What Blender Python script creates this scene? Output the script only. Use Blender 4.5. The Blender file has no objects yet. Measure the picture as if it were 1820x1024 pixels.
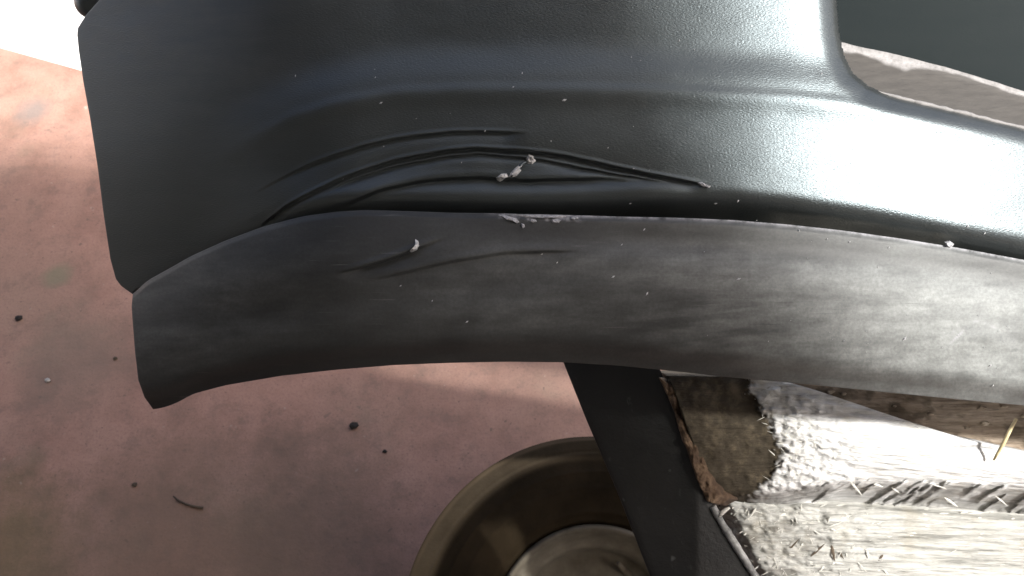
import bpy, math, random
import numpy as np
from mathutils import Vector
random.seed(7); rng = np.random.default_rng(7)
S = bpy.context.scene
R = math.radians

# ------------------------------------------------------------------ camera, sky, sun, exposure
TILT, FPX, CH = R(30), 1428.0, 1.35
cam = bpy.data.cameras.new("camera"); camo = bpy.data.objects.new("camera", cam)
S.collection.objects.link(camo); camo.location = (0, 0, CH); camo.rotation_euler = (TILT, 0, 0)
cam.sensor_width = 36; cam.lens = 36*FPX/1820; cam.clip_start = .01; cam.clip_end = 500
cam.dof.use_dof = True; cam.dof.focus_distance = .66; cam.dof.aperture_fstop = 14
S.camera = camo
SUN = Vector((.50, -.173, .851)).normalized()
W = bpy.data.worlds.new("World"); S.world = W; W.use_nodes = True
nt = W.node_tree; bg = nt.nodes['Background']
sky = nt.nodes.new('ShaderNodeTexSky'); sky.sky_type = 'NISHITA'; sky.sun_disc = False
sky.sun_elevation = math.asin(SUN.z); sky.sun_rotation = math.atan2(SUN.x, SUN.y)
sky.dust_density = 6.0; sky.air_density = .65; sky.ozone_density = .4
nt.links.new(sky.outputs[0], bg.inputs[0]); bg.inputs[1].default_value = .145
sl = bpy.data.lights.new("sun", 'SUN'); sl.energy = 4.6; sl.angle = R(4); sl.color = (1, .985, .96)
so = bpy.data.objects.new("sun", sl); S.collection.objects.link(so)
so.rotation_euler = SUN.to_track_quat('Z', 'Y').to_euler(); so.location = SUN*6
S.view_settings.view_transform = 'Standard'; S.view_settings.look = 'None'
S.view_settings.exposure = .9; S.view_settings.gamma = 1

# ------------------------------------------------------------------ helpers
CX = np.array([1., 0, 0]); CU = np.array([0, math.cos(TILT), math.sin(TILT)]); CF = np.array([0, math.sin(TILT), -math.cos(TILT)])
CO = np.array([0, 0, CH])
def at(x, y, d):
    x = np.asarray(x, float); y = np.asarray(y, float); d = np.asarray(d, float)
    a = (x-910)/FPX*d; b = (512-y)/FPX*d
    return CO + a[..., None]*CX + b[..., None]*CU + d[..., None]*CF
def on_z(x, y, z):
    x = np.asarray(x, float); y = np.asarray(y, float)
    dz = (512-y)/FPX*CU[2] + CF[2]
    return at(x, y, (z-CH)/dz)
def ss(a, b, x):
    t = np.clip((x-a)/(b-a), 0, 1); return t*t*(3-2*t)
def curve(pts):
    p = np.array(pts, float)
    def f(x):
        x = np.asarray(x, float)
        # monotone-ish smoothing: average of shifted linear interpolations
        w = 10.0
        return sum(np.interp(x+o*w, p[:, 0], p[:, 1])*k for o, k in ((-1, .25), (0, .5), (1, .25)))
    return f
def vnoise(x, y, seed=0):
    def h(i, j):
        n = (i*374761393 + j*668265263 + seed*974634541) & 0xffffffff
        n = ((n ^ (n >> 13))*1274126177) & 0xffffffff
        return ((n ^ (n >> 16)) & 0xffff)/65535.0
    x = np.asarray(x, float); y = np.asarray(y, float)
    i = np.floor(x).astype(np.int64); j = np.floor(y).astype(np.int64); u = x-i; v = y-j
    u = u*u*(3-2*u); v = v*v*(3-2*v)
    return (h(i, j)*(1-u)+h(i+1, j)*u)*(1-v) + (h(i, j+1)*(1-u)+h(i+1, j+1)*u)*v
def fbm(x, y, o=4, seed=0):
    s = 0; a = .5
    for k in range(o): s = s + a*vnoise(x*2**k, y*2**k, seed+k); a *= .5
    return s
def link(o, parent=None):
    S.collection.objects.link(o)
    if parent is not None: o.parent = parent
    return o
def empty(name, loc, label=None, cat=None, group=None):
    o = bpy.data.objects.new(name, None); o.location = loc; o.empty_display_size = .05; link(o)
    tag(o, label, cat, group); return o
def tag(o, label=None, cat=None, group=None, kind=None):
    for k, v in (('label', label), ('category', cat), ('group', group), ('kind', kind)):
        if v: o[k] = v
    return o
def wl(parent):
    l = np.zeros(3)
    while parent is not None: l = l + np.array(parent.location); parent = parent.parent
    return l
def mesh(name, V, F, mat, parent=None, smooth=True, uv=None, attrs=None, origin=None):
    V = np.asarray(V, float); me = bpy.data.meshes.new(name)
    org = wl(parent) if origin is None else np.asarray(origin, float)
    V = V - org
    if isinstance(F, np.ndarray):
        n, k = F.shape; me.vertices.add(len(V)); me.vertices.foreach_set('co', V.ravel())
        me.loops.add(n*k); me.loops.foreach_set('vertex_index', F.ravel().astype(np.int32))
        me.polygons.add(n); me.polygons.foreach_set('loop_start', np.arange(0, n*k, k, dtype=np.int32))
        me.update(calc_edges=True)
    else: me.from_pydata(V.tolist(), [], F)
    me.validate()
    me.polygons.foreach_set('use_smooth', [smooth]*len(me.polygons))
    if uv is not None:
        li = np.empty(len(me.loops), np.int32); me.loops.foreach_get('vertex_index', li)
        me.uv_layers.new(name='UVMap').data.foreach_set('uv', np.asarray(uv, float)[li].ravel())
    if attrs:
        for k, a in attrs.items():
            me.attributes.new(k, 'FLOAT', 'POINT').data.foreach_set('value', np.asarray(a, np.float32).ravel())
    me.materials.append(mat); me.update()
    o = bpy.data.objects.new(name, me)
    if origin is not None: o.location = org - wl(parent)
    return link(o, parent)
def grid_faces(nr, nc, mask=None):
    i = np.arange(nr*nc).reshape(nr, nc)
    F = np.stack([i[:-1, :-1], i[1:, :-1], i[1:, 1:], i[:-1, 1:]], -1)
    F = F[mask] if mask is not None else F.reshape(-1, 4)
    return F
def compact(V, F, *arrs):
    u, inv = np.unique(F, return_inverse=True)
    return (V[u], inv.reshape(F.shape)) + tuple(a[u] for a in arrs)
def thick(V, F, nr, nc, vec):
    """closed shell: front grid, back grid moved by vec, walls round the border"""
    n = len(V); B = V + vec
    i = np.arange(nr*nc).reshape(nr, nc)
    loop = np.concatenate([i[0, :-1], i[:-1, -1], i[-1, :0:-1], i[:0:-1, 0]])
    nx = np.roll(loop, -1)
    W_ = np.stack([loop, nx, nx+n, loop+n], -1)
    return np.vstack([V, B]), np.vstack([F, F[:, ::-1]+n, W_])
def tube(P, rad, seg=8):
    P = np.asarray(P, float); n = len(P); rad = np.broadcast_to(np.asarray(rad, float), (n,))
    T = np.gradient(P, axis=0); T /= np.linalg.norm(T, axis=1)[:, None]
    ref = np.array([.3, .2, .93]); A = np.cross(T, ref); A /= np.linalg.norm(A, axis=1)[:, None]; B = np.cross(T, A)
    a = np.arange(seg)/seg*2*math.pi
    V = P[:, None] + rad[:, None, None]*(np.cos(a)[None, :, None]*A[:, None] + np.sin(a)[None, :, None]*B[:, None])
    i = np.arange(n*seg).reshape(n, seg); j = np.roll(i, -1, 1)
    F = [list(q) for q in np.stack([i[:-1], j[:-1], j[1:], i[1:]], -1).reshape(-1, 4)]
    F += [list(i[0][::-1]), list(i[-1])]
    return V.reshape(-1, 3), [[int(k) for k in f] for f in F]

# ------------------------------------------------------------------ materials
class M_:
    def __init__(s, name):
        s.m = bpy.data.materials.new(name); s.m.use_nodes = True; s.t = s.m.node_tree
        s.b = s.t.nodes['Principled BSDF']
    def n(s, typ, **kw):
        o = s.t.nodes.new(typ)
        for k, v in kw.items():
            if k.startswith('_'): setattr(o, k[1:], v)
            else: o.inputs[k].default_value = v
        return o
    def l(s, a, b): s.t.links.new(a, b)
    def coord(s, kind='Object', scale=(1, 1, 1), rot=(0, 0, 0)):
        c = s.n('ShaderNodeTexCoord'); m = s.n('ShaderNodeMapping', Scale=scale, Rotation=rot)
        s.l(c.outputs[kind], m.inputs['Vector']); return m.outputs[0]
    def noise(s, vec, scale, detail=4, rough=.6):
        o = s.n('ShaderNodeTexNoise', Scale=scale, Detail=detail, Roughness=rough); s.l(vec, o.inputs['Vector']); return o.outputs['Fac']
    def ramp(s, fac, stops):
        r = s.n('ShaderNodeValToRGB'); e = r.color_ramp.elements
        while len(e) < len(stops): e.new(.5)
        for q, (p, c) in zip(e, stops): q.position = p; q.color = (c if len(c) == 4 else (*c, 1)) if not isinstance(c, (int, float)) else (c, c, c, 1)
        s.l(fac, r.inputs[0]); return r.outputs[0]
    def mix(s, fac, a, b, mode='MIX'):
        o = s.n('ShaderNodeMix', _data_type='RGBA', _blend_type=mode)
        for v, i in ((fac, 0), (a, 6), (b, 7)):
            if hasattr(v, 'links') or isinstance(v, bpy.types.NodeSocket): s.l(v, o.inputs[i])
            else: o.inputs[i].default_value = v if isinstance(v, (int, float)) else (*v, 1)
        return o.outputs[2]
    def math(s, op, a, b=0.0, clamp=False):
        o = s.n('ShaderNodeMath', _operation=op, _use_clamp=clamp)
        for v, i in ((a, 0), (b, 1)):
            if isinstance(v, bpy.types.NodeSocket): s.l(v, o.inputs[i])
            else: o.inputs[i].default_value = v
        return o.outputs[0]
    def attr(s, name):
        o = s.n('ShaderNodeAttribute', _attribute_name=name); return o.outputs['Fac']
    def bump(s, h, strength, dist, prev=None):
        o = s.n('ShaderNodeBump', Strength=strength, Distance=dist); s.l(h, o.inputs['Height'])
        if prev is not None: s.l(prev, o.inputs['Normal'])
        return o.outputs[0]
    def done(s, color=None, rough=None, normal=None, **kw):
        for v, i in ((color, 'Base Color'), (rough, 'Roughness'), (normal, 'Normal')):
            if v is None: continue
            if isinstance(v, bpy.types.NodeSocket): s.l(v, s.b.inputs[i])
            else: s.b.inputs[i].default_value = v if isinstance(v, (int, float)) else (*v, 1)
        for k, v in kw.items(): s.b.inputs[k].default_value = v
        return s.m

def plastic(name, dust_and_light_amt, rough, grain, c0=(.0125, .014, .0135), dust_and_light_c=(.19, .185, .175), spec=.5, scratch=False):
    m = M_(name)
    uvg = m.coord('UV', (380, 1150, 1), (0, 0, R(-42)))
    g1 = m.noise(uvg, 1.0, 2, .5)
    uvc = m.coord('UV', (1, 1, 1))
    g2 = m.noise(uvc, 420, 2, .6)
    big = m.noise(m.coord('UV', (1.0, 2.2, 1), (0, 0, R(6))), 4.5, 5, .6)
    str_ = m.noise(m.coord('UV', (1.2, 7, 1), (0, 0, R(8))), 9, 4, .65)
    fine = m.noise(uvc, 60, 4, .7)
    dm = m.math('MULTIPLY', m.math('ADD', m.math('MULTIPLY', big, .75), m.math('MULTIPLY', str_, .55)), m.math('ADD', m.math('MULTIPLY', fine, .6), .7))
    dust_and_light = m.math('MULTIPLY', m.ramp(dm, [(.38, 0.12), (.85, 1.0)]), m.attr('dust_and_light'))
    dust_and_light = m.math('MULTIPLY', dust_and_light, dust_and_light_amt, True)
    col = m.mix(dust_and_light, c0, dust_and_light_c)
    if scratch:
        for rot, sd_, wt in ((20, 31, .5), (-38, 17, .45), (64, 23, .35)):
            sv = m.coord('UV', (14, 420, 1), (0, 0, R(rot))); sn = m.noise(sv, 1.0, 2, .5)
            gate = m.ramp(m.noise(uvc, sd_*.35, 3, .6), [(.50, 0), (.66, 1)])
            k = m.math('MULTIPLY', m.ramp(sn, [(.66, 0), (.72, wt)]), gate, True)
            col = m.mix(k, col, (.20, .20, .195) if rot < 0 else (.02, .021, .021))
        speck = m.ramp(m.noise(uvc, 330, 3, .7), [(.35, .84), (.65, 1.13)])
        col = m.mix(1.0, col, speck, 'MULTIPLY')
    scuff = m.attr('scuff')
    col = m.mix(m.math('MULTIPLY', scuff, m.ramp(fine, [(.35, 0), (.6, 1)]), True), col, (.30, .30, .31))
    rg = m.math('ADD', m.math('MULTIPLY', dust_and_light, .45), m.math('ADD', m.math('MULTIPLY', fine, .12), rough-.06), True)
    b = m.bump(g2, .5*grain, .00012)
    b = m.bump(g1, .6*grain, .00028, b)
    b = m.bump(big, .10, .002, b)
    return m.done(col, rg, b, **{'Specular IOR Level': spec})

MAT = {}
MAT['fascia'] = plastic('textured_black_plastic', .16, .345, 1.25, dust_and_light_c=(.145, .136, .115), spec=1.0)
MAT['fascia'].node_tree.nodes['Principled BSDF'].inputs['Specular Tint'].default_value = (.80, .945, 1, 1)
MAT['lip'] = plastic('dusty_black_plastic', .95, .50, .45, dust_and_light_c=(.325, .340, .325), scratch=True)
MAT['inner'] = plastic('smooth_dark_plastic', .25, .62, .3, c0=(.012, .0175, .0185), spec=.12)

def mk_scuff():
    m = M_('torn_white_plastic'); n = m.noise(m.coord('Object'), 500, 4, .7)
    return m.done(m.ramp(n, [(.3, (.12, .12, .123)), (.65, (.50, .50, .51))]), .55, m.bump(n, .6, .002))
MAT['scuff'] = mk_scuff()
def mk_shelf():
    m = M_('dusty_grey_plastic'); n = m.noise(m.coord('UV', (1, 5, 1)), 30, 5, .7); e = m.attr('edge')
    n2 = m.noise(m.coord('UV'), 160, 3, .7)
    em = m.math('MULTIPLY', e, m.ramp(n2, [(.3, .5), (.6, 1)]), True)
    c = m.mix(em, m.ramp(n, [(.3, (.035, .032, .028)), (.7, (.062, .057, .050))]), (.27, .262, .255))
    return m.done(c, .7, m.bump(n, .3, .002))
MAT['shelf'] = mk_shelf()

def mk_floor():
    m = M_('pink_painted_concrete'); o = m.coord('Object')
    big = m.noise(o, 2.3, 5, .6); mid = m.noise(o, 9, 6, .65); fine = m.noise(o, 120, 4, .7); sp = m.noise(o, 38, 3, .6)
    c = m.ramp(mid, [(.28, (.25, .138, .098)), (.5, (.41, .232, .172)), (.72, (.50, .295, .23))])
    c = m.mix(m.ramp(big, [(.45, 0), (.7, .55)]), c, (.27, .20, .145))
    c = m.mix(m.ramp(m.noise(o, 5.0, 6, .7), [(.56, 0), (.72, .45)]), c, (.22, .205, .14))
    c = m.mix(m.ramp(sp, [(.66, 0), (.74, .55)]), c, (.14, .11, .09))
    c = m.mix(m.ramp(m.noise(o, 62, 2, .5), [(.71, 0), (.76, .6)]), c, (.09, .075, .065))
    c = m.mix(m.ramp(m.noise(o, 47, 2, .5), [(.74, 0), (.79, .5)]), c, (.6, .52, .45))
    fl = m.noise(o, 230, 5, .85)
    c = m.mix(m.ramp(fl, [(.5, 0), (.68, .6)]), c, (.13, .085, .07))
    c = m.mix(m.ramp(m.noise(o, 150, 2, .5), [(.68, 0), (.74, .7)]), c, (.10, .075, .065))
    c = m.mix(m.ramp(m.noise(o, 110, 2, .5), [(.72, 0), (.78, .5)]), c, (.55, .42, .36))
    c = m.mix(m.ramp(m.noise(o, 22, 5, .75), [(.52, 0), (.66, .55)]), c, (.20, .135, .105))
    c = m.mix(m.math('MULTIPLY', fine, .35), c, (.19, .125, .10))
    for px_, py_, rad, col, am in ((-20, 985, .17, (.13, .11, .04), .6), (330, 1010, .30, (.17, .115, .075), .6), (130, 640, .13, (.21, .16, .12), .5), (60, 195, .05, (.2, .17, .15), .8), (100, 490, .035, (.2, .19, .12), .7), (560, 960, .22, (.16, .11, .075), .5)):  # floor stains; the wide brown ones also paint shade at the near end
        q = on_z(px_, py_, 0); d = m.n('ShaderNodeVectorMath', _operation='DISTANCE'); m.l(o, d.inputs[0]); d.inputs[1].default_value = tuple(q)
        k = m.math('ADD', m.math('DIVIDE', d.outputs['Value'], rad), m.math('MULTIPLY', m.math('SUBTRACT', mid, .5), 1.6))
        c = m.mix(m.ramp(k, [(.35, am), (1.0, 0)]), c, col)
    b = m.bump(mid, .25, .01); b = m.bump(fine, .35, .0015, b)
    return m.done(c, m.ramp(mid, [(.3, .5), (.7, .75)]), b)
MAT['floor'] = mk_floor()
def simple(name, stops, scale, rough=.8, bumpd=.003, stretch=(1, 1, 1), metal=0, detail=6):
    m = M_(name); n = m.noise(m.coord('Object', stretch), scale, detail, .65)
    return m.done(m.ramp(n, stops), rough, m.bump(n, .6, bumpd), Metallic=metal)
MAT['flap'] = simple('torn_bright_plastic', [(.3, (.2, .2, .2)), (.6, (.62, .62, .6))], 300, .6, .001)
MAT['pave'] = simple('pale_concrete', [(.3, (.66, .65, .62)), (.7, (.78, .77, .75))], 12)
def mk_wood(name, lo, hi, stain_and_shade=(.055, .044, .029)):
    m = M_(name)
    gr = m.noise(m.coord('Object', (1.4, 22, 22)), 7, 6, .7)
    gr2 = m.noise(m.coord('Object', (5, 70, 70)), 8, 4, .7)
    blot = m.noise(m.coord('Object'), 22, 5, .65)
    c = m.ramp(gr, [(.28, tuple(x*.42 for x in lo)), (.42, lo), (.62, hi)])
    c = m.mix(m.ramp(gr2, [(.60, 0), (.72, .7)]), c, tuple(x*.35 for x in lo))
    c = m.mix(m.ramp(blot, [(.52, 0), (.75, .6)]), c, (lo[0]*.75, lo[1]*.66, lo[2]*.5))
    st = m.attr('stain_and_shade')
    sc = m.ramp(m.noise(m.coord('Object'), 60, 5, .7), [(.3, tuple(x*.6 for x in stain_and_shade)), (.5, stain_and_shade), (.75, tuple(min(1, x*2.4) for x in stain_and_shade))])
    c = m.mix(st, c, sc)
    b = m.bump(gr, .8, .003); b = m.bump(gr2, .7, .0015, b)
    return m.done(c, .85, b, **{'Specular IOR Level': .25})
MAT['wood'] = mk_wood('weathered_wood', (.50, .497, .48), (.73, .728, .712))
MAT['wood2'] = mk_wood('old_wood', (.30, .298, .272), (.45, .446, .415))
MAT['brown'] = mk_wood('brown_board', (.24, .19, .14), (.40, .33, .26))
MAT['splinter'] = simple('pale_splinters', [(.3, (.40, .39, .34)), (.7, (.66, .65, .60))], 60, stretch=(1, 6, 6))
def mk_bar():
    m = M_('black_steel'); o = m.coord('Object'); n = m.noise(o, 25, 6, .7); f = m.noise(o, 220, 3, .7); s = m.noise(o, 55, 2, .5)
    c = m.ramp(n, [(.3, (.007, .0075, .007)), (.7, (.016, .0165, .015))])
    c = m.mix(m.ramp(s, [(.72, 0), (.77, .7)]), c, (.13, .135, .13))
    c = m.mix(m.ramp(m.noise(o, 13, 6, .75), [(.55, 0), (.75, .35)]), c, (.035, .033, .03))
    c = m.mix(m.ramp(m.noise(m.coord('Object', (1, .12, 1), (0, 0, R(20))), 160, 3, .6), [(.66, 0), (.74, .5)]), c, (.07, .068, .065))
    return m.done(c, m.ramp(n, [(.3, .5), (.7, .7)]), m.bump(f, .5, .0012))
MAT['bar'] = mk_bar()
MAT['rust'] = simple('rusty_steel', [(.30, (.020, .011, .006)), (.5, (.060, .034, .017)), (.70, (.16, .108, .066))], 45, .9, .003)
MAT['worn'] = simple('worn_bare_steel', [(.32, (.06, .06, .06)), (.55, (.28, .28, .27)), (.75, (.5, .5, .49))], 90, .5, .001)
MAT['tyre'] = None
def mk_tyre():
    m = M_('dusty_rubber'); o = m.coord('Object'); n = m.noise(o, 14, 6, .65); f = m.noise(o, 160, 3, .7)
    d = m.math('MULTIPLY', m.attr('dust_and_light'), m.ramp(n, [(.25, .55), (.7, 1)]), True)
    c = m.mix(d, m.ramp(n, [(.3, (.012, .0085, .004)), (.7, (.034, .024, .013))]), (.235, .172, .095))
    return m.done(c, .85, m.bump(f, .5, .0015), **{'Specular IOR Level': .08})
MAT['tyre'] = mk_tyre()
MAT['rim'] = simple('dirty_cream_rim', [(.3, (.08, .067, .045)), (.55, (.17, .148, .108)), (.75, (.27, .245, .19))], 18, .85, .001)
MAT['dark'] = simple('dark_crumb', [(.3, (.01, .008, .007)), (.7, (.03, .024, .02))], 200)
MAT['pale'] = simple('pale_grit', [(.3, (.35, .33, .3)), (.7, (.6, .58, .54))], 200)
MAT['wood_chip'] = simple('tan_wood_chip', [(.3, (.16, .115, .075)), (.5, (.30, .24, .17)), (.75, (.5, .44, .36))], 160)
MAT['straw'] = simple('dry_straw', [(.3, (.38, .30, .15)), (.7, (.6, .5, .3))], 90)
MAT['twig'] = simple('dry_twig', [(.3, (.05, .035, .022)), (.7, (.10, .075, .05))], 90)
MAT['fleck'] = simple('white_flecks', [(.3, (.3, .3, .3)), (.7, (.55, .55, .55))], 300)
MAT['sky_blocker'] = simple('blocker_plaster', [(.3, (.20, .185, .165)), (.7, (.27, .25, .225))], 6)
MAT['sun_blocker'] = simple('dark_blocker_sheet', [(.3, (.05, .048, .043)), (.7, (.09, .085, .075))], 8)

# ------------------------------------------------------------------ setting: floor, pavement, light blockers added out of view
A0 = on_z(-60, 68, 0); A1 = on_z(140, 124, 0); dr = (A1-A0)/np.linalg.norm(A1-A0)
L0 = A0 - dr*3; L1 = A1 + dr*5
slab = np.array([L0, L1, [L1[0], -3, 0], [L0[0], -3, 0]])
sv = np.vstack([slab, slab-[0, 0, .028]])
mesh('floor', sv, [[0, 3, 2, 1], [4, 5, 6, 7]]+[[i, (i+1) % 4, (i+1) % 4+4, i+4] for i in range(4)], MAT['floor'], smooth=False)['kind'] = 'structure'
g = 80
mesh('ground', [[-g, -g, -.03], [g, -g, -.03], [g, g, -.03], [-g, g, -.03]], [[0, 1, 2, 3]], MAT['pave'], smooth=False)['kind'] = 'structure'
RZ = 2.6
def boxv(x0, x1, y0, y1, z0, z1):
    V = [[x, y, z] for z in (z0, z1) for y in (y0, y1) for x in (x0, x1)]
    return V, [[0, 2, 3, 1], [4, 5, 7, 6], [0, 1, 5, 4], [2, 6, 7, 3], [0, 4, 6, 2], [1, 3, 7, 5]]
rp = [(-5, -5), (1.20+5*.85, -5), (1.20, .03), (.90, .56), (-5, .97)]
V = [(a, b, RZ) for a, b in rp]+[(a, b, RZ+.06) for a, b in rp]
F = [[4, 3, 2, 1, 0], [5, 6, 7, 8, 9]]+[[i, (i+1) % 5, (i+1) % 5+5, i+5] for i in range(5)]
mesh('sun_blocker', V, F, MAT['sun_blocker'], smooth=False)['kind'] = 'structure'  # unseen sheet overhead, added and shaped to keep the sun off
V, F = boxv(-2.3, 1.5, -1.15, -1.0, -.02, 2.598); mesh('sky_blocker', V, F, MAT['sky_blocker'], smooth=False)['kind'] = 'structure'  # unseen upright behind the camera, added to block low sky light
V, F = boxv(-2.45, -2.302, -1.15, .75, -.02, 2.598); mesh('sky_blocker', V, F, MAT['sky_blocker'], smooth=False)['kind'] = 'structure'  # second unseen upright at the left, added against sky light

# ------------------------------------------------------------------ bumper
PX = .60/FPX
liptop = curve([(150, 560), (236, 524), (260, 500), (300, 478), (340, 455), (400, 428), (470, 402), (540, 384), (600, 376), (650, 373), (720, 375), (800, 378), (880, 379), (1000, 382), (1100, 385), (1200, 387), (1300, 391), (1400, 399), (1500, 410), (1600, 424), (1700, 440), (1820, 462), (2000, 497), (2600, 640)])
lipbot = curve([(200, 735), (270, 728), (290, 725), (312, 717), (340, 701), (400, 685), (500, 668), (600, 657), (700, 649), (800, 645), (900, 643), (1000, 644), (1100, 650), (1200, 660), (1300, 671), (1400, 680), (1500, 690), (1600, 700), (1700, 710), (1820, 721), (2000, 740), (2600, 830)])
_xl = np.array([(-200, 262), (-60, 214), (-30, 196), (0, 177), (28, 152), (50, 138), (62, 137), (90, 140), (145, 148), (210, 160), (300, 174), (380, 184), (460, 196), (496, 206), (508, 215), (524, 237)], float)
def xL(y): return np.interp(y, _xl[:, 0], _xl[:, 1])
gx = np.arange(90., 2640., 4); gy = np.arange(-200., 720., 1.)
X, Y = np.meshgrid(gx, gy)
crest = curve([(90, 600), (236, 520), (330, 452), (420, 408), (500, 375), (600, 356), (700, 350), (820, 352), (950, 354), (1100, 352), (1300, 350), (1400, 360), (1500, 376), (1600, 393), (1700, 412), (1820, 434), (2000, 470), (2640, 625)])(X)
warp = curve([(90, 260), (300, 170), (430, 92), (520, 48), (600, 24), (700, 6), (820, 0), (1000, 0), (1200, 4), (1400, 14), (1500, 24), (1700, 60), (2000, 120), (2640, 260)])(X)
amp = ss(330, 640, X)
yy = Y - warp
ga = lambda c, w: np.exp(-((yy-c)/w)**2)
U = amp*(.34*ga(112, 34) + .26*ga(152, 9) - .10*ga(178, 14))
U += .075*ss(180, 240, yy)*amp*(1-.4*ss(1300, 1800, X))
U += .05*ss(1100, 1500, X)*ga(20, 60)
U += -.30*(1-amp)*ss(-50, 420, Y)*.5
fall = ss(-26, 30, Y-crest)
U = U*(1-fall) - 1.35*fall*(.25+.75*ss(400, 640, X))
D = -np.cumsum(U, 0)*PX*1.0
D -= D[360:361, :]*0.85      # keep the face at about one depth across its length
D += .600
xs = np.clip(640-X, 0, None)*PX
D += xs**2/(2*.21)
D += np.clip(X-1250, 0, None)**2*PX*PX/(2*1.6)
# dents: sharp creases pressed into the face
def crease(pts, A, back, x0, x1, w=3.0):
    global D
    c = curve(pts)(X); s = Y-c + 1.2*(vnoise(X/23., Y*0, 3)-.5)
    f = ss(pts[0][0], pts[0][0]+x0, X)*(1-ss(pts[-1][0]-x1, pts[-1][0], X))
    D += f*A*(ss(-w, w, s)*np.exp(-np.clip(s, 0, None)/back)) - f*A*.13*np.exp(-((s+w*1.8)/(w*1.6))**2)
crease([(440, 350), (500, 318), (560, 288), (640, 262), (700, 248), (760, 239), (820, 235), (870, 235), (940, 237)], .0036, 20, 130, 50, 2.0)
crease([(462, 404), (510, 366), (560, 339), (620, 312), (700, 286), (780, 270), (840, 264), (930, 268), (1000, 277), (1080, 294), (1150, 310), (1262, 330)], .0046, 13, 20, 45, 2.0)
crease([(560, 350), (620, 322), (700, 297), (780, 281), (850, 274), (950, 283), (1080, 308), (1200, 328)], .0032, 10, 80, 90, 2.0)
crease([(590, 374), (680, 338), (760, 321), (850, 317), (940, 322), (1080, 318), (1160, 325)], .0052, 24, 70, 120, 5.0)
# general caved-in hollow of the dented stretch
D += .006*np.exp(-((X-860)/260)**2-((Y-318)/46)**2)
D += .0012*(fbm(X/170., Y/90., 3, 11)-.5)
# bumper opening: rolled-back edge
open_c = curve([(1478, -400), (1479, 0), (1484, 62), (1493, 102), (1510, 135), (1540, 160), (1580, 177), (1660, 197), (1740, 216), (1820, 236), (2012, 290)])
oy = np.array([(-400, 1478), (0, 1479), (62, 1484), (102, 1493), (135, 1510), (160, 1540), (177, 1580), (197, 1660), (216, 1740), (236, 1820), (290, 2012), (440, 2640)], float)
from math import hypot
seg_a = oy[:-1, ::-1]; seg_b = oy[1:, ::-1]
dist = np.full(X.shape, 1e9); sgn = np.zeros(X.shape)
for a, b in zip(seg_a, seg_b):
    ab = b-a; t = np.clip(((X-a[0])*ab[0]+(Y-a[1])*ab[1])/(ab@ab), 0, 1)
    d = np.hypot(X-a[0]-t*ab[0], Y-a[1]-t*ab[1]); up = d < dist
    dist = np.where(up, d, dist)
inside = (X > np.interp(Y, oy[:, 0], oy[:, 1]))
sd = np.where(inside, -dist, dist)          # >0 on the face, <0 in the opening
r_ = np.clip(30-sd, 0, None)
D += (r_**2)*PX*.014*(1+.8*ss(0, -12, sd)) + np.clip(85-sd, 0, None)**2*PX*.0008
def look(T, x, y):
    fx = np.clip((np.asarray(x, float)-gx[0])/4, 0, len(gx)-1.001); fy = np.clip(np.asarray(y, float)-gy[0], 0, len(gy)-1.001)
    i = fx.astype(int); j = fy.astype(int); u = fx-i; v = fy-j
    return (T[j, i]*(1-u)+T[j, i+1]*u)*(1-v)+(T[j+1, i]*(1-u)+T[j+1, i+1]*u)*v
def Dfas(x, y): return look(D, x, y)

base = at(900, 560, .70); base = base*[1, 1, 1]
bumper = empty('car_bumper', base.tolist(), 'black textured plastic car bumper with a creased dent and a dusty scraped lower lip', 'bumper')
NR, NC = 430, 1150
u = np.linspace(0, 1, NC)[None, :]; v = np.linspace(0, 1, NR)[:, None]
u = u*.6+.4*u**2
x0 = 237+(2600-237)*u; yb = liptop(x0)+np.clip((x0-237)*.5, 2, 34)
y = -185+(yb+185)*v; x = xL(y)+(2600-xL(y))*u
dd = Dfas(x, y)
el = (x-xL(y)); dd = dd + np.clip(5-el, 0, None)**2*PX*.02      # rolled free edge at the left
dd = np.minimum(dd, .640+np.clip(640-x, 0, None)**2*PX*PX/(2*.21))
V = at(x, y, dd).reshape(-1, 3); uv = np.stack([x/1820, y/1820], -1).reshape(-1, 2)
sdv = look(sd, x, y)
dust_and_light = np.clip(.55+3.6*ss(560, 200, x)*ss(330, -60, y)+.5*ss(760, 300, x)-.30*np.exp(-((x-820)/330)**2)+3*ss(1340, 1400, x)*ss(1720, 1660, x)*ss(24, 16, liptop(x)-y+6*(fbm(x/30., x*0, 3, 15)-.5)), 0, 4).ravel()  # upper-left boost paints in the reflection of the bright ground outside
fm = (sdv > -9); fmask = fm[:-1, :-1] & fm[1:, :-1] & fm[1:, 1:] & fm[:-1, 1:]
F = grid_faces(NR, NC, fmask)
Vc, Fc, uvc_, dc = compact(V, F, uv, dust_and_light)
fas = mesh('fascia', Vc, Fc, MAT['fascia'], bumper, uv=uvc_, attrs={'dust_and_light': dc, 'scuff': dc*0})
so_ = fas.modifiers.new('thickness', 'SOLIDIFY'); so_.thickness = .003; so_.offset = -1; so_.use_rim = True

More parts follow.
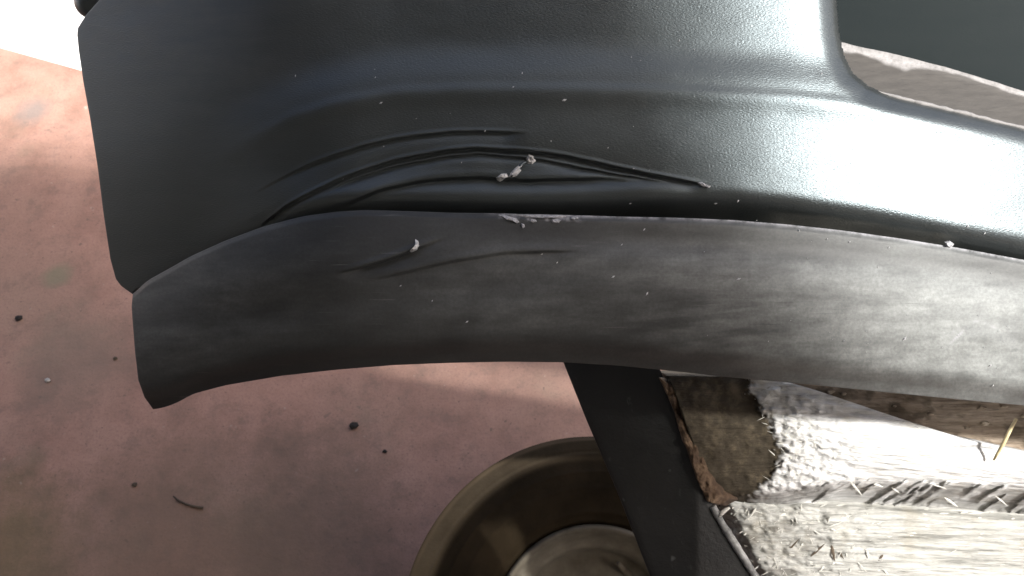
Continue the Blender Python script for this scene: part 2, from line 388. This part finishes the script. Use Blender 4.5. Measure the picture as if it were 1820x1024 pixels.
# lower lip
NR2, NC2 = 150, 800
_ll = np.array([(0, 236), (.1, 234), (.25, 236), (.5, 240), (.75, 246), (.9, 257), (1, 272)])
u = np.linspace(0, 1, NC2)[None, :]; v = np.linspace(0, 1, NR2)[:, None]
u = u*.8+.2*u**2
lx = np.interp(v, _ll[:, 0], _ll[:, 1]); x = lx+(2600-lx)*u
def lipD(x, v, y):
    d = .588 + np.clip(640-x, 0, None)**2*PX*PX/(2*.21)
    d = d + np.clip(x-1250, 0, None)**2*PX*PX/(2*1.6)
    prof = -.012*np.sin(np.clip(v, 0, 1)*math.pi*.9) + .010*v**2 + .050*np.clip(v-.80, 0, None)**1.0*ss(.8, .95, v)
    d = d + prof + .004*np.exp(-((v-.16)/.10)**2)*ss(700, 1300, x)
    d = d + .0020*ss(.0, .04, .04-v)*1.0
    # creases on the lip
    for pts, A, w, back in (([(590, 489), (640, 477), (700, 459), (740, 443), (800, 420)], .0055, 2.2, 14), ([(650, 500), (720, 485), (800, 466), (900, 450), (1040, 446)], .0032, 2.6, 16)):
        c = curve(pts)(x); s = y-c; f = ss(pts[0][0], pts[0][0]+70, x)*(1-ss(pts[-1][0]-90, pts[-1][0], x))
        d = d + f*A*ss(-w, w, s)*np.exp(-np.clip(s, 0, None)/back) - f*A*.22*np.exp(-((s+w*2.4)/(w*2.4))**2)
    d = d + .0035*ss(300, 420, x)*(1-ss(900, 1100, x))*np.exp(-((y-(575-(x-300)*.12))/38)**2)
    d = d - .0020*np.exp(-(((x-1745)/50)**2+((y-600-((x-1745)/40)**2*9)/16)**2))
    return d + .0014*(fbm(x/150., y/60., 4, 5)-.5)
yt = liptop(x); ybm = lipbot(x); y = yt+(ybm-yt)*v
dl = lipD(x, v, y); el = x-lx; dl = dl+np.clip(6-el, 0, None)**2*PX*.02
V = at(x, y, dl).reshape(-1, 3); uv = np.stack([x/1820, y/1820], -1).reshape(-1, 2)
Fg = grid_faces(NR2, NC2)
V2, F2 = thick(V, Fg, NR2, NC2, CF*.004)
dust_and_light = (.06+.23*ss(560, 1050, x)+.80*ss(980, 1720, x))*(.42+.58*ss(.10, .30, v))*(1-.6*ss(.72, .95, v))  # dust carrying painted light: brighter to the right, shaded along both edges
dust_and_light = dust_and_light + .10*np.exp(-((x-330)/110)**2-((y-560-(x-330)*-.3)/40)**2)
streak = ss(1060, 1130, x)*(1-ss(1280, 1420, x))*np.exp(-((y-575)/55)**2)*ss(.35, .6, fbm(x/120., (y+x*.12)/11., 3, 21))
dust_and_light = dust_and_light + (.22*ss(640, 300, x))*(.35+fbm(x/60., (y+.25*x)/14., 4, 23))*ss(.95, .7, v)
dust_and_light = dust_and_light*(1-.5*streak)
dust_and_light = dust_and_light*(.35+1.2*fbm(x/80., (y+.1*x)/30., 5, 31))
rimv = np.exp(-(v/.014)**2)*(.03+.97*ss(850, 900, x))*(x > 0)
arc = np.exp(-((y-(571+np.abs(x-1738)**1.5*.07))/2.2)**2)*ss(1640, 1720, x)*(1-ss(1790, 1810, x))*.8
arc2 = np.exp(-((y-(585+(x-1715)*-1.0))/2.5)**2)*ss(1685, 1695, x)*(1-ss(1712, 1725, x))
rimv = rimv + ss(880, 896, x)*ss(1045, 1020, x)*ss(13, 5, (y-liptop(x))+13*(fbm(x/9., y/7., 3, 63)-.5))*ss(.3, .5, fbm(x/7., y/5., 3, 65))
scuff = np.clip(rimv+arc2+arc*ss(.3, .6, fbm(x/14., y/14., 2, 8)), 0, 1)
n = V.shape[0]
lip = mesh('lower_lip', V2, F2, MAT['lip'], bumper, uv=np.vstack([uv, uv]), attrs={'dust_and_light': np.tile(np.clip(dust_and_light, 0, 1).ravel(), 2), 'scuff': np.tile(scuff.ravel(), 2)})
kk = np.linspace(0, 1, 14)[:, None]; px = x[0][None, :]; rx = px+0*kk; ry = liptop(px)+1.5+14*kk
rd = lipD(px, 0*px, liptop(px))+.0045+.07*kk+np.clip(16-(px-lx[0]), 0, None)**2*PX*.0
Vr, Fr = thick(at(rx, ry, rd).reshape(-1, 3), grid_faces(14, NC2), 14, NC2, -CU*.003)
zr = np.zeros(len(Vr)); mesh('lip_blocker', Vr, Fr, MAT['lip'], bumper, uv=np.stack([np.tile(rx.ravel(), 2)/1820, np.tile(ry.ravel(), 2)/1820], -1), attrs={'dust_and_light': zr+.1, 'scuff': zr})  # unseen flange added behind the lip to block reflected floor light
def on_lip(px, py):
    vv = (py-liptop(px))/(lipbot(px)-liptop(px)); return lipD(np.array(px, float), np.array(vv, float), np.array(py, float))

# torn bits
def sheet(name, pts2, depth, th, mat, parent, lift=0.0, sub=3):
    """a ragged little sliver: outline in image px at a depth, thick, centre lifted towards the eye"""
    p = np.array(pts2, float); c = p.mean(0); n = len(p)
    d = np.array([depth(q[0], q[1]) for q in p]).ravel(); dc = float(depth(c[0], c[1]))
    rim = at(p[:, 0], p[:, 1], d+.0008); mid = c+(p-c)*.5
    md = np.array([depth(q[0], q[1]) for q in mid]).ravel()
    M2 = at(mid[:, 0], mid[:, 1], md-th-lift*(.6+.8*rng.random(n))); top = at(c[0], c[1], dc-th*1.2-lift)
    V = np.vstack([rim, M2, top[None]])
    F = [[i, i+n, (i+1) % n+n, (i+1) % n] for i in range(n)]+[[i+n, 2*n, (i+1) % n+n] for i in range(n)]
    F.append(list(range(n)))
    return mesh(name, V, F, mat, parent, smooth=False)
fd = lambda a, b: Dfas(a, b)
sheet('torn_flap', [(939, 272), (949, 277), (954, 287), (946, 294), (937, 291), (934, 281)], fd, .0008, MAT['flap'], bumper, .0015)
sheet('torn_flap', [(938, 287), (926, 294), (927, 304), (919, 313), (908, 319), (900, 317), (906, 308), (914, 299), (924, 290)], fd, .0008, MAT['flap'], bumper, .0018)
sheet('torn_flap', [(905, 314), (897, 319), (888, 324), (879, 316), (890, 308), (902, 307)], fd, .0006, MAT['flap'], bumper, .001)
# lifted ridge leading to the flap
P = at(*np.array([(938, 287), (932, 289), (926, 293), (922, 300), (917, 308), (908, 314)]).T, Dfas(*np.array([(938, 287), (932, 289), (926, 293), (922, 300), (917, 308), (908, 314)]).T)-.001)
V, F = tube(P, [.0006, .001, .0012, .0015, .0012, .0006], 6); mesh('torn_ridge', V, F, MAT['fascia'], bumper)
ld = lambda a, b: on_lip(a, b)
sheet('plastic_curl', [(738, 424), (744, 428), (746, 437), (741, 445), (732, 449), (727, 447), (735, 439), (739, 432)], ld, .0015, MAT['flap'], lip, .003)
sheet('torn_edge', [(882, 381), (893, 380), (905, 384), (920, 388), (926, 395), (921, 398), (908, 393), (896, 391)], ld, .001, MAT['scuff'], lip, .0012)
sheet('torn_edge', [(905, 381), (940, 381), (990, 382), (1018, 384), (1000, 388), (960, 389), (930, 387)], ld, .001, MAT['scuff'], lip, .001)
sheet('torn_edge', [(926, 396), (932, 398), (934, 404), (929, 407), (926, 402)], ld, .001, MAT['scuff'], lip, .0006)
sheet('torn_edge', [(942, 388), (952, 389), (956, 394), (947, 397), (940, 394)], ld, .001, MAT['scuff'], lip, .0006)
sheet('torn_edge', [(976, 390), (990, 389), (1000, 391), (994, 397), (981, 397)], ld, .001, MAT['scuff'], lip, .0006)
sheet('torn_edge', [(1012, 384), (1027, 384), (1030, 388), (1020, 392), (1012, 389)], ld, .001, MAT['scuff'], lip, .0006)
sheet('torn_edge', [(1678, 430), (1688, 428), (1696, 434), (1690, 441), (1682, 439)], ld, .001, MAT['scuff'], lip, .002)
sheet('torn_flap', [(1238, 324), (1247, 323), (1256, 328), (1266, 331), (1262, 335), (1250, 333), (1244, 330)], fd, .001, MAT['scuff'], bumper, .001)

# folded end piece at the upper left
ex = np.array([(129, -40), (130, 0), (133, 12), (140, 23), (150, 31)], float)
t = np.linspace(0, 1, 26); k = np.linspace(0, 1, 24)
ey = -120+152*t; exl = np.interp(ey, [-120, 0, 10, 18, 25, 32], [134, 131, 132, 136, 142, 153])
EX = exl[:, None]+(240-exl[:, None])*k[None, :]; EY = np.repeat(ey[:, None], 24, 1)
ED = .735+np.clip(18-(EX-exl[:, None]), 0, None)**2*PX*.05 + .02*np.clip(t[:, None]-.8, 0, 1)
V = at(EX, EY, ED).reshape(-1, 3); V2, F2 = thick(V, grid_faces(26, 24), 26, 24, CF*.006)
z = np.zeros(len(V2)); uvE = np.stack([EX/1820, EY/1820], -1).reshape(-1, 2)
mesh('end_flap', V2, F2, MAT['fascia'], bumper, uv=np.vstack([uvE, uvE]), attrs={'dust_and_light': z+.5, 'scuff': z})

# inside the opening: dark panel and dusty shelf
shelf_top = curve([(1440, 66), (1486, 74), (1530, 83), (1600, 98), (1680, 119), (1760, 143), (1820, 162), (2010, 222), (2600, 400)])
nx, ny = 90, 40
px = np.linspace(1440, 2500, nx)[None, :]; v = np.linspace(0, 1, ny)[:, None]
py = -185+(shelf_top(px)+14+185)*v + 0*px; px = px+0*v
pd = .645+.065*v + .05*((px-1440)/560)
V = at(px, py, pd).reshape(-1, 3); uvp = np.stack([px/1820, py/1820], -1).reshape(-1, 2)
V2, F2 = thick(V, grid_faces(ny, nx), ny, nx, CF*.003)
z = np.zeros(len(V2)); mesh('grille_panel', V2, F2, MAT['inner'], bumper, uv=np.vstack([uvp, uvp]), attrs={'dust_and_light': z+.08, 'scuff': z})
ny, nx = 40, 440
px = np.linspace(1440, 2500, nx)[None, :]; v = np.linspace(0, 1, ny)[:, None]
shelf_bot = curve([(1440, 150), (1493, 150), (1540, 175), (1580, 190), (1660, 212), (1740, 232), (1820, 252), (2010, 310), (2600, 470)])
st = shelf_top(px)+3*(fbm(px/30., px*0, 3, 2)-.5); py = st+(shelf_bot(px)-st)*v; px = px+0*v
pd = .700 - .055*v + .035*((px-1440)/560) - .003*np.exp(-((v-.06)/.08)**2)
eth = (8+17*np.exp(-((px-1590)/45)**2)+10*np.exp(-((px-1500)/22)**2)+3*ss(1700, 1820, px))*(.75+.5*fbm(px/26., px*0, 3, 4))
edge = ss(1.15, .75, (py-st)/eth)
V = at(px, py, pd).reshape(-1, 3); V2, F2 = thick(V, grid_faces(ny, nx), ny, nx, CF*.003)
uvp = np.stack([px/1820, py/1820], -1).reshape(-1, 2)
mesh('grille_shelf', V2, F2, MAT['shelf'], bumper, uv=np.vstack([uvp, uvp]), attrs={'edge': np.tile(edge.ravel(), 2)})
# scraped rim below the shelf
px = np.linspace(1560, 2000, 200); py = np.interp(px, oy[:, 1], oy[:, 0])-7+2*(fbm(px/18., px*0, 3, 6)-.5)
w = .0016*(.5+fbm(px/14., px*0, 3, 7))*ss(1555, 1600, px)+.0003
V, F = tube(at(px, py, Dfas(px, py)-.001), w, 6)
mesh('scraped_rim', V, F, MAT['shelf'], bumper, uv=np.zeros((len(V), 2)), attrs={'edge': np.full(len(V), .75)})

# pale flecks lying on the bumper
def flecks():
    pts = [(525, 135, 4), (677, 183, 6), (1003, 178, 8), (928, 130, 4), (912, 155, 4), (1460, 131, 5), (862, 233, 4), (1120, 362, 5), (1272, 362, 5), (1312, 357, 6), (1145, 408, 5), (1105, 435, 4), (1720, 402, 6), (1750, 415, 5), (963, 452, 4), (990, 467, 4), (1090, 492, 6), (1313, 496, 7), (1150, 522, 6), (1608, 602, 8), (768, 535, 4), (830, 572, 5), (712, 508, 4), (1500, 606, 4), (1760, 650, 6), (1765, 685, 5), (1345, 392, 4), (1470, 425, 4), (1510, 430, 4), (1420, 410, 4), (1126, 300, 4), (1207, 72, 4), (610, 318, 4), (1580, 440, 4)]
    for _ in range(26):
        a = 1000+rng.random()**.6*800; pts.append((a, liptop(a)+20+rng.random()*200, 1.5+1.5*rng.random()))
    for _ in range(18):
        pts.append((650+rng.random()*800, 60+rng.random()*250, 1.5+2*rng.random()))
    VV, FF = [], []
    for a, b, s in pts:
        lipq = b > liptop(a)+2
        if not lipq and look(sd, a, b) < 5: continue
        dep = float(on_lip(a, b)) if lipq else float(Dfas(a, b))
        th = R(50+rng.normal()*18); e = np.array([math.cos(th), -math.sin(th)]); q = np.array([-e[1], e[0]])
        ring = [(e*s*.62), (q*s*.27), (-e*s*.62), (-q*s*.27)]
        o = len(VV)
        for r in ring: VV.append(at(a+r[0], b+r[1], dep-.0002))
        VV.append(at(a, b, dep-.0012))
        FF += [[o+i, o+(i+1) % 4, o+4] for i in range(4)]+[[o, o+1, o+2, o+3]]
    o = mesh('pale_fleck', np.array(VV), FF, MAT['fleck'], None, smooth=False, origin=base)
    tag(o, 'tiny pale plastic flecks scattered over the black bumper', 'debris', None, 'stuff')
flecks()

# ------------------------------------------------------------------ timber
def splinters(name, spots, parent, mat, depthf, nrm=.0):
    VV, FF = [], []
    for a, b, L, w, th, lift in spots:
        d = float(depthf(a, b)); p0 = at(a, b, d+.0005); e = math.cos(th)*CX - math.sin(th)*CU - CF*lift; e /= np.linalg.norm(e)
        q = np.cross(e, CF); q /= np.linalg.norm(q); k = np.cross(q, e); o = len(VV)
        for f, ww in ((0, .3), (.3, 1), (.7, .7)):
            c = p0+e*L*f
            VV += [c+q*w*ww, c-k*w*.4*ww, c-q*w*ww]
        VV.append(p0+e*L)
        FF += [[o, o+1, o+4, o+3], [o+1, o+2, o+5, o+4], [o+2, o, o+3, o+5], [o+3, o+4, o+7, o+6], [o+4, o+5, o+8, o+7], [o+5, o+3, o+6, o+8], [o+6, o+7, o+9], [o+7, o+8, o+9], [o+8, o+6, o+9], [o, o+2, o+1]]
    ob = mesh(name, np.array(VV), FF, mat, parent, smooth=False); ob['kind'] = 'stuff'; return ob

upA = curve([(1150, 668), (1330, 670), (1400, 684), (1450, 699), (1560, 738), (1640, 764), (1700, 782), (1820, 806), (2000, 842)])
loA = curve([(1150, 872), (1300, 874), (1440, 852), (1500, 850), (1600, 856), (1700, 862), (1820, 868), (2000, 880)])
ragX = lambda y: np.interp(y, [660, 680, 700, 720, 765, 810, 840, 868, 880], [1318, 1332, 1338, 1350, 1375, 1388, 1381, 1352, 1330])
bA = at(1600, 780, .80)
beamA = empty('timber_beam', bA.tolist(), 'sun-bleached splintered timber beam with a hollow darkened by painted shade beside the steel strip', 'beam')
nr, nc = 170, 300
px = np.linspace(1175, 2000, nc)[None, :]; v = np.linspace(0, 1.3, nr)[:, None]
u_, l_ = upA(px), loA(px); py = u_+(l_-u_)*np.minimum(v, 1)+np.clip(v-1, 0, None)/.3*(52-18*ss(1500, 1350, px)); px = px+0*v
lft = np.interp(py, [650, 690, 720, 830, 880, 930], [1178, 1196, 1208, 1246, 1268, 1295]); px = lft+(px-1175)*(2000-lft)/825
def ragd(px, py):
    s = px-ragX(py); return s + 16*(fbm(px/17., py/17., 3, 41)-.5)*2 + 7*(vnoise(px/5., py/5., 43)-.5)*2
def dA(px, py, v):
    d = .716 - .010*np.sin(np.clip(v, 0, 1)*math.pi) + .055*ss(.97, 1.3, v)
    rg = ragd(px, py)
    d = d + .005*ss(14, -20, rg)
    rough = ss(200, 0, rg)*ss(-20, 10, rg)
    d = d - rough*.012*(fbm(px/13., py/9., 4, 51)-.45) - .004*(fbm((px+py)/60., (py-.16*px)/7., 4, 53)-.5)*ss(-5, 40, rg)
    d = d - .005*(fbm(px/22., py/22., 4, 55)-.5)*ss(0, -20, rg)
    d = d - ss(.93, 1.03, v)*ss(1390, 1450, px)*.006*(ss(.42, .66, fbm((px-.7*py)/52., (py+.62*px)/9., 3, 57))-.3)
    return d
V = at(px, py, dA(px, py, v)).reshape(-1, 3)
V2, F2 = thick(V, grid_faces(nr, nc), nr, nc, CF*.05)
stn = (ss(4, -8, ragd(px, py))).ravel()  # brown hollow, with the lip's shade painted into the stain
side_shade = ss(.98, 1.05, v)*ss(.3, .55, fbm(px/60., py/20., 3, 61))*.35+.12*ss(1.0, 1.06, v)+0*px  # paints the beam's shaded side face darker
stn = np.clip(stn+side_shade.ravel(), 0, 1)
mesh('beam_body', V2, F2, MAT['wood'], beamA, attrs={'stain_and_shade': np.tile(stn, 2)})
def dAq(a, b):
    vv = (b-upA(a))/(loA(a)-upA(a)); vv = np.where(vv > 1, 1+(b-loA(a))/52*.3, vv); return dA(np.array(a, float), np.array(b, float), vv)
sp = []
while len(sp) < 420:
    b = 672+rng.random()*205; a = ragX(b)+rng.normal()*10+abs(rng.normal())*55+3
    if b < upA(a)+1 or b > loA(a)+4: continue
    sp.append((a, b, .002+.010*rng.random()**3, .0002+.0008*rng.random()**2, R(40)+rng.normal()*.9+(math.pi if rng.random() < .45 else 0), .20*rng.random()**2+.02))
for _ in range(9):
    a = 1400+rng.random()*560; b = loA(a)+rng.random()*44
    sp.append((a, b, .008+.013*rng.random()**1.5, .0006+.0008*rng.random(), R(26)+rng.normal()*.25, .05*rng.random()+.01))
for _ in range(150):
    a = 1350+rng.random()*600; b = upA(a)+2+rng.random()*10
    sp.append((a, b, .003+.006*rng.random(), .0004+.0005*rng.random(), rng.normal()*.6+R(20), .2*rng.random()))
splinters('splinter', sp, beamA, MAT['splinter'], dAq)

bB = at(1600, 960, .84)
beamB = empty('timber_beam', bB.tolist(), 'cream weathered timber with rough torn grain in the lower right corner', 'beam')
upB = curve([(1240, 874), (1290, 876), (1360, 884), (1440, 890), (1600, 898), (1820, 914), (2000, 930)])
lfB = lambda y: np.interp(y, [870, 900, 960, 1024, 1100], [1250, 1270, 1300, 1335, 1380])
nr, nc = 150, 300
v = np.linspace(0, 1, nr)[:, None]; uu = np.linspace(0, 1, nc)[None, :]
py0 = np.linspace(874, 1110, nr)[:, None]; px = lfB(py0)+(2000-lfB(py0))*uu; py = upB(px)+(1110-upB(px))*v
def dB(px, py):
    lf = ss(1650, 1330, px+.3*(py-950))
    return .756 + .03*(1-ss(-.5, 1.5, (px-lfB(py))/22)) - lf*.016*(fbm(px/26., py/20., 4, 71)-.45) - .006*(fbm(px/70., (py-.05*px)/8., 4, 73)-.5) + .012*ss(14, 0, py-upB(px))
V = at(px, py, dB(px, py)).reshape(-1, 3); V2, F2 = thick(V, grid_faces(nr, nc), nr, nc, CF*.06)
stn = (.5*ss(.50, .62, fbm(px/40., py/30., 4, 77))*ss(1560, 1350, px)).ravel()
mesh('beam_body', V2, F2, MAT['wood2'], beamB, attrs={'stain_and_shade': np.tile(stn, 2)})
sp = []
for _ in range(300):
    b = 892+rng.random()*150; a = lfB(b)+8+abs(rng.normal())*110
    if b < upB(a)+2: continue
    sp.append((a, b, .002+.012*rng.random()**3, .0002+.0009*rng.random()**2, R(-50)+rng.normal()*.8+(math.pi if rng.random() < .4 else 0), .3*rng.random()+.03))
for _ in range(160):
    a = 1420+rng.random()*560; b = upB(a)+4+rng.random()*130
    sp.append((a, b, .004+.012*rng.random()**2, .0003+.0006*rng.random(), R(-6)+rng.normal()*.2, .1*rng.random()))
splinters('splinter', sp, beamB, MAT['splinter'], dB)
sp = [(1478, 968, .016, .0016, R(85), .3), (1486, 972, .013, .0012, R(60), .25), (1470, 974, .010, .001, R(110), .2), (1570, 985, .009, .0013, R(128), .1), (1440, 990, .02, .0012, R(-45), .1), (1400, 980, .016, .001, R(-50), .1)]
for i, s in enumerate(sp):
    splinters('dark_splinter', [s], beamB, MAT['twig'], dB).pop('kind', None)

bC = at(1700, 740, .82)
board = empty('brown_board', bC.tolist(), 'brown dirty board in the strip between bumper lip and bleached beam', 'board')
nr, nc = 60, 200
px = np.linspace(1400, 2000, nc)[None, :]; v = np.linspace(0, 1, nr)[:, None]
lo = upA(px)+16; hi = lipbot(px)-55; py = hi+(lo-hi)*v; px = px+0*v
dC = lambda px, py: .742 - .005*(fbm(px/26., py/14., 4, 81)-.5)
V = at(px, py, dC(px, py)).reshape(-1, 3); V2, F2 = thick(V, grid_faces(nr, nc), nr, nc, CF*.02)
stn = (.6*ss(.5, .62, fbm(px/30., py/18., 4, 83))).ravel(); mesh('board_face', V2, F2, MAT['brown'], board, attrs={'stain_and_shade': np.tile(stn, 2)})
for a, b, s in ((1475, 697, 9), (1500, 700, 6), (1655, 736, 7), (1745, 725, 9), (1785, 722, 8), (1750, 752, 10), (1720, 760, 8), (1590, 722, 5), (1820, 740, 7)):
    pts = [(a+s*(.8+.5*rng.random())*math.cos(t), b+s*.55*(.7+.6*rng.random())*math.sin(t)) for t in np.linspace(0, 2*math.pi, 8)[:-1]]
    sheet('wood_chip', pts, dC, .0012, MAT['wood_chip'], board, .0008)

# straw lying on the beam
P = np.array([(1766, 818), (1772, 808), (1783, 790), (1795, 765), (1806, 745)], float)
V, F = tube(at(P[:, 0], P[:, 1], np.array([.700, .698, .695, .700, .705])), [.0009, .0013, .0016, .0016, .0013], 7)
tag(mesh('straw', V, F, MAT['straw'], origin=at(1783, 790, .70)), 'short dry straw sticking out across the bleached beam at right', 'straw')

# ------------------------------------------------------------------ steel strip
bS = at(1180, 880, .82)
bar = empty('steel_strip', bS.tolist(), 'black painted steel strip with a rusty right edge running out under the bumper', 'steel bar')
sl_ = lambda y: np.interp(y, [560, 640, 750, 880, 1010, 1100, 1500], [966, 1000, 1044, 1100, 1150, 1186, 1346])
sr_ = lambda y: np.interp(y, [560, 650, 690, 720, 830, 880, 930, 1030, 1100, 1500], [1140, 1170, 1188, 1200, 1238, 1258, 1285, 1348, 1392, 1640])
nr, nc = 150, 40
py = np.linspace(560, 1500, nr)[:, None]; uu = np.linspace(0, 1, nc)[None, :]
a = sl_(py); b_ = sr_(py); px = a+(b_-a)*uu; py = py+0*uu
dS = lambda px, py: .765 - .040*np.clip((px-1000)/200, 0, 1.2) - .005*(py-640)/400 + 0*px
e = np.minimum(uu*nc, (1-uu)*nc)
V = at(px, py, dS(px, py)+.0015*ss(2.5, 0, e)+.0008*(fbm(px/40., py/40., 3, 91)-.5)).reshape(-1, 3)
V2, F2 = thick(V, grid_faces(nr, nc), nr, nc, CF*.007)
mesh('strip_face', V2, F2, MAT['bar'], bar)
# rusty upturned flange
nr, nc = 160, 34
py = np.linspace(672, 892, nr)[:, None]; uu = np.linspace(0, 1, nc)[None, :]
w = np.interp(py, [672, 690, 740, 800, 850, 880, 892], [10, 44, 40, 40, 52, 60, 30])
x0 = sr_(py)-6+5*(fbm(py/14., py*0, 3, 95)-.5); px = x0+w*uu; py = py+8*uu*ss(800, 892, py)
fd2 = lambda px, py, uu: np.minimum(dS(px, py), .722)-.006-.005*np.sin(uu*math.pi)+.030*uu**1.5-.010*(fbm(px/11., py/14., 4, 97)-.5)
V = at(px, py, fd2(px, py, uu)).reshape(-1, 3); V2, F2 = thick(V, grid_faces(nr, nc), nr, nc, CF*.006)
mesh('rusty_flange', V2, F2, MAT['rust'], bar)
py = np.linspace(900, 1500, 160); px = sr_(py)-2
V, F = tube(at(px, py, dS(px, py)-.001), .0035*(.8+.4*fbm(py/9., py*0, 3, 99)), 8); mesh('worn_edge', V, F, MAT['worn'], bar)
px = np.array([1278, 1283, 1290, 1297.]); py = np.array([918, 912, 906, 902.])
V, F = tube(at(px, py, dS(px, py)-.004), [.0012, .002, .0018, .001], 6)
tag(mesh('wood_sliver', V, F, MAT['splinter'], origin=at(1288, 908, .74)), 'small pale wood sliver caught on the right edge of the steel strip', 'wood sliver')

# ------------------------------------------------------------------ wheel
wc = on_z(1058, 1088, .19); wx, wy = wc[0], wc[1]
WS = 1.07
wheel = empty('spare_wheel', (wx, wy, 0), 'dusty car tyre on a cream steel rim lying flat on the floor below', 'wheel'); wheel.rotation_euler = (R(11), 0, 0); wheel.location.z = .042
def lathe(name, prof, mat, seg=128, dustf=None):
    prof = np.array(prof, float)*[WS, 1]; n = len(prof); a = np.arange(seg)/seg*2*math.pi
    V = np.stack([wx+prof[None, :, 0]*np.cos(a)[:, None], wy+prof[None, :, 0]*np.sin(a)[:, None], np.repeat(prof[None, :, 1]+.042, seg, 0)], -1)
    i = np.arange(seg*n).reshape(seg, n); j = np.roll(i, -1, 0)
    F = np.stack([i[:, :-1], j[:, :-1], j[:, 1:], i[:, 1:]], -1).reshape(-1, 4)
    at_ = None
    if dustf is not None: at_ = {'dust_and_light': (np.repeat(np.array([dustf(r, z) for r, z in prof])[None], seg, 0)*(1-.97*ss(lip_shade_y0+.02, lip_shade_y1+.02, V[..., 1]))).ravel()}  # tan dust ring, faded out to paint the lip's cast shadow
    return mesh(name, V.reshape(-1, 3), F, mat, wheel, attrs=at_)
def smoothp(p, k=24):
    p = np.array(p, float); t = np.arange(len(p)); tt = np.linspace(0, len(p)-1, (len(p)-1)*k+1)
    q = np.stack([np.interp(tt, t, p[:, i]) for i in (0, 1)], -1)
    for _ in range(6): q[1:-1] = .25*q[:-2]+.5*q[1:-1]+.25*q[2:]
    return q
prof = smoothp([(.150, .02), (.20, .006), (.236, .02), (.247, .05), (.248, .10), (.247, .148), (.238, .176), (.218, .190), (.195, .195), (.170, .194), (.150, .188), (.136, .178), (.129, .160)])
rr = prof[:, 0]; up_ = (prof[:, 1] > .15)
prof[:, 1] += up_*(.0007*np.exp(-((rr-.196)/.0022)**2)+.0007*np.exp(-((rr-.176)/.0025)**2)-.0008*np.exp(-((rr-.222)/.0025)**2)+.002*np.exp(-((rr-.146)/.003)**2))
lip_shade_y0 = float(on_z(950, 826, .20)[1]); lip_shade_y1 = float(on_z(950, 812, .20)[1])
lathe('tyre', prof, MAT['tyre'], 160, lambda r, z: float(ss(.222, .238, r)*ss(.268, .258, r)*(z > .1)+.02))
rimp = smoothp([(.133, .160), (.132, .176), (.128, .180), (.124, .177), (.121, .165), (.116, .146), (.107, .143), (.103, .136), (.101, .122), (.092, .114), (.07, .118), (.04, .124), (.001, .125)], 6)
lathe('rim', rimp, MAT['rim'])
p = np.array([wx+.052, wy+.075, .042+.118]); q = np.array([p, p+[-.012, .010, .012], p+[-.018, .016, .022]])
V, F = tube(q, [.0045, .004, .003], 10); mesh('valve', V, F, MAT['rim'], wheel)

# ------------------------------------------------------------------ floor debris
def crumb(name, x, y, s, mat, label, cat, squash=.55, group=None):
    c = on_z(x, y, 0.); n1, n2 = 7, 5; V = []; r = s/FPX*1.6*.5
    for i in range(n2):
        ph = (i/(n2-1))*math.pi
        for j in range(n1):
            th = j/n1*2*math.pi; k = r*(.75+.5*rng.random())
            V.append(c+[k*math.sin(ph)*math.cos(th), k*.8*math.sin(ph)*math.sin(th), max(0, r*squash*(.9+math.cos(ph)))])
    F = [[i*n1+j, (i+1)*n1+j, (i+1)*n1+(j+1) % n1, i*n1+(j+1) % n1] for i in range(n2-1) for j in range(n1)]
    return tag(mesh(name, np.array(V), F, mat, origin=c, smooth=False), label, cat, group)
crumb('pebble', 35, 567, 13, MAT['dark'], 'small round black crumb near the left side of the pink floor', 'pebble')
crumb('pebble', 629, 758, 16, MAT['dark'], 'black crumb lying on the pink floor under the bumper lip', 'pebble')
crumb('pebble', 86, 677, 10, MAT['pale'], 'small pale stone on the pink floor left of the bumper', 'pebble')
crumb('pebble', 684, 803, 7, MAT['dark'], 'tiny dark crumb just right of the larger black crumb on the floor', 'pebble')
crumb('pebble', 240, 862, 9, MAT['twig'], 'flat brown crumb left of the thin twig on the floor', 'pebble')
crumb('pebble', 206, 638, 8, MAT['twig'], 'thin brown flake on the floor beside the left end of the lip', 'pebble')
P = np.array([(308, 882), (318, 890), (330, 896), (344, 900), (360, 903)], float)
V, F = tube(on_z(P[:, 0], P[:, 1], .003), [.001, .0018, .002, .0022, .0025], 6)
tag(mesh('twig', V, F, MAT['twig'], origin=on_z(334, 896, 0.)), 'thin brown twig lying on the pink floor at lower left', 'twig')
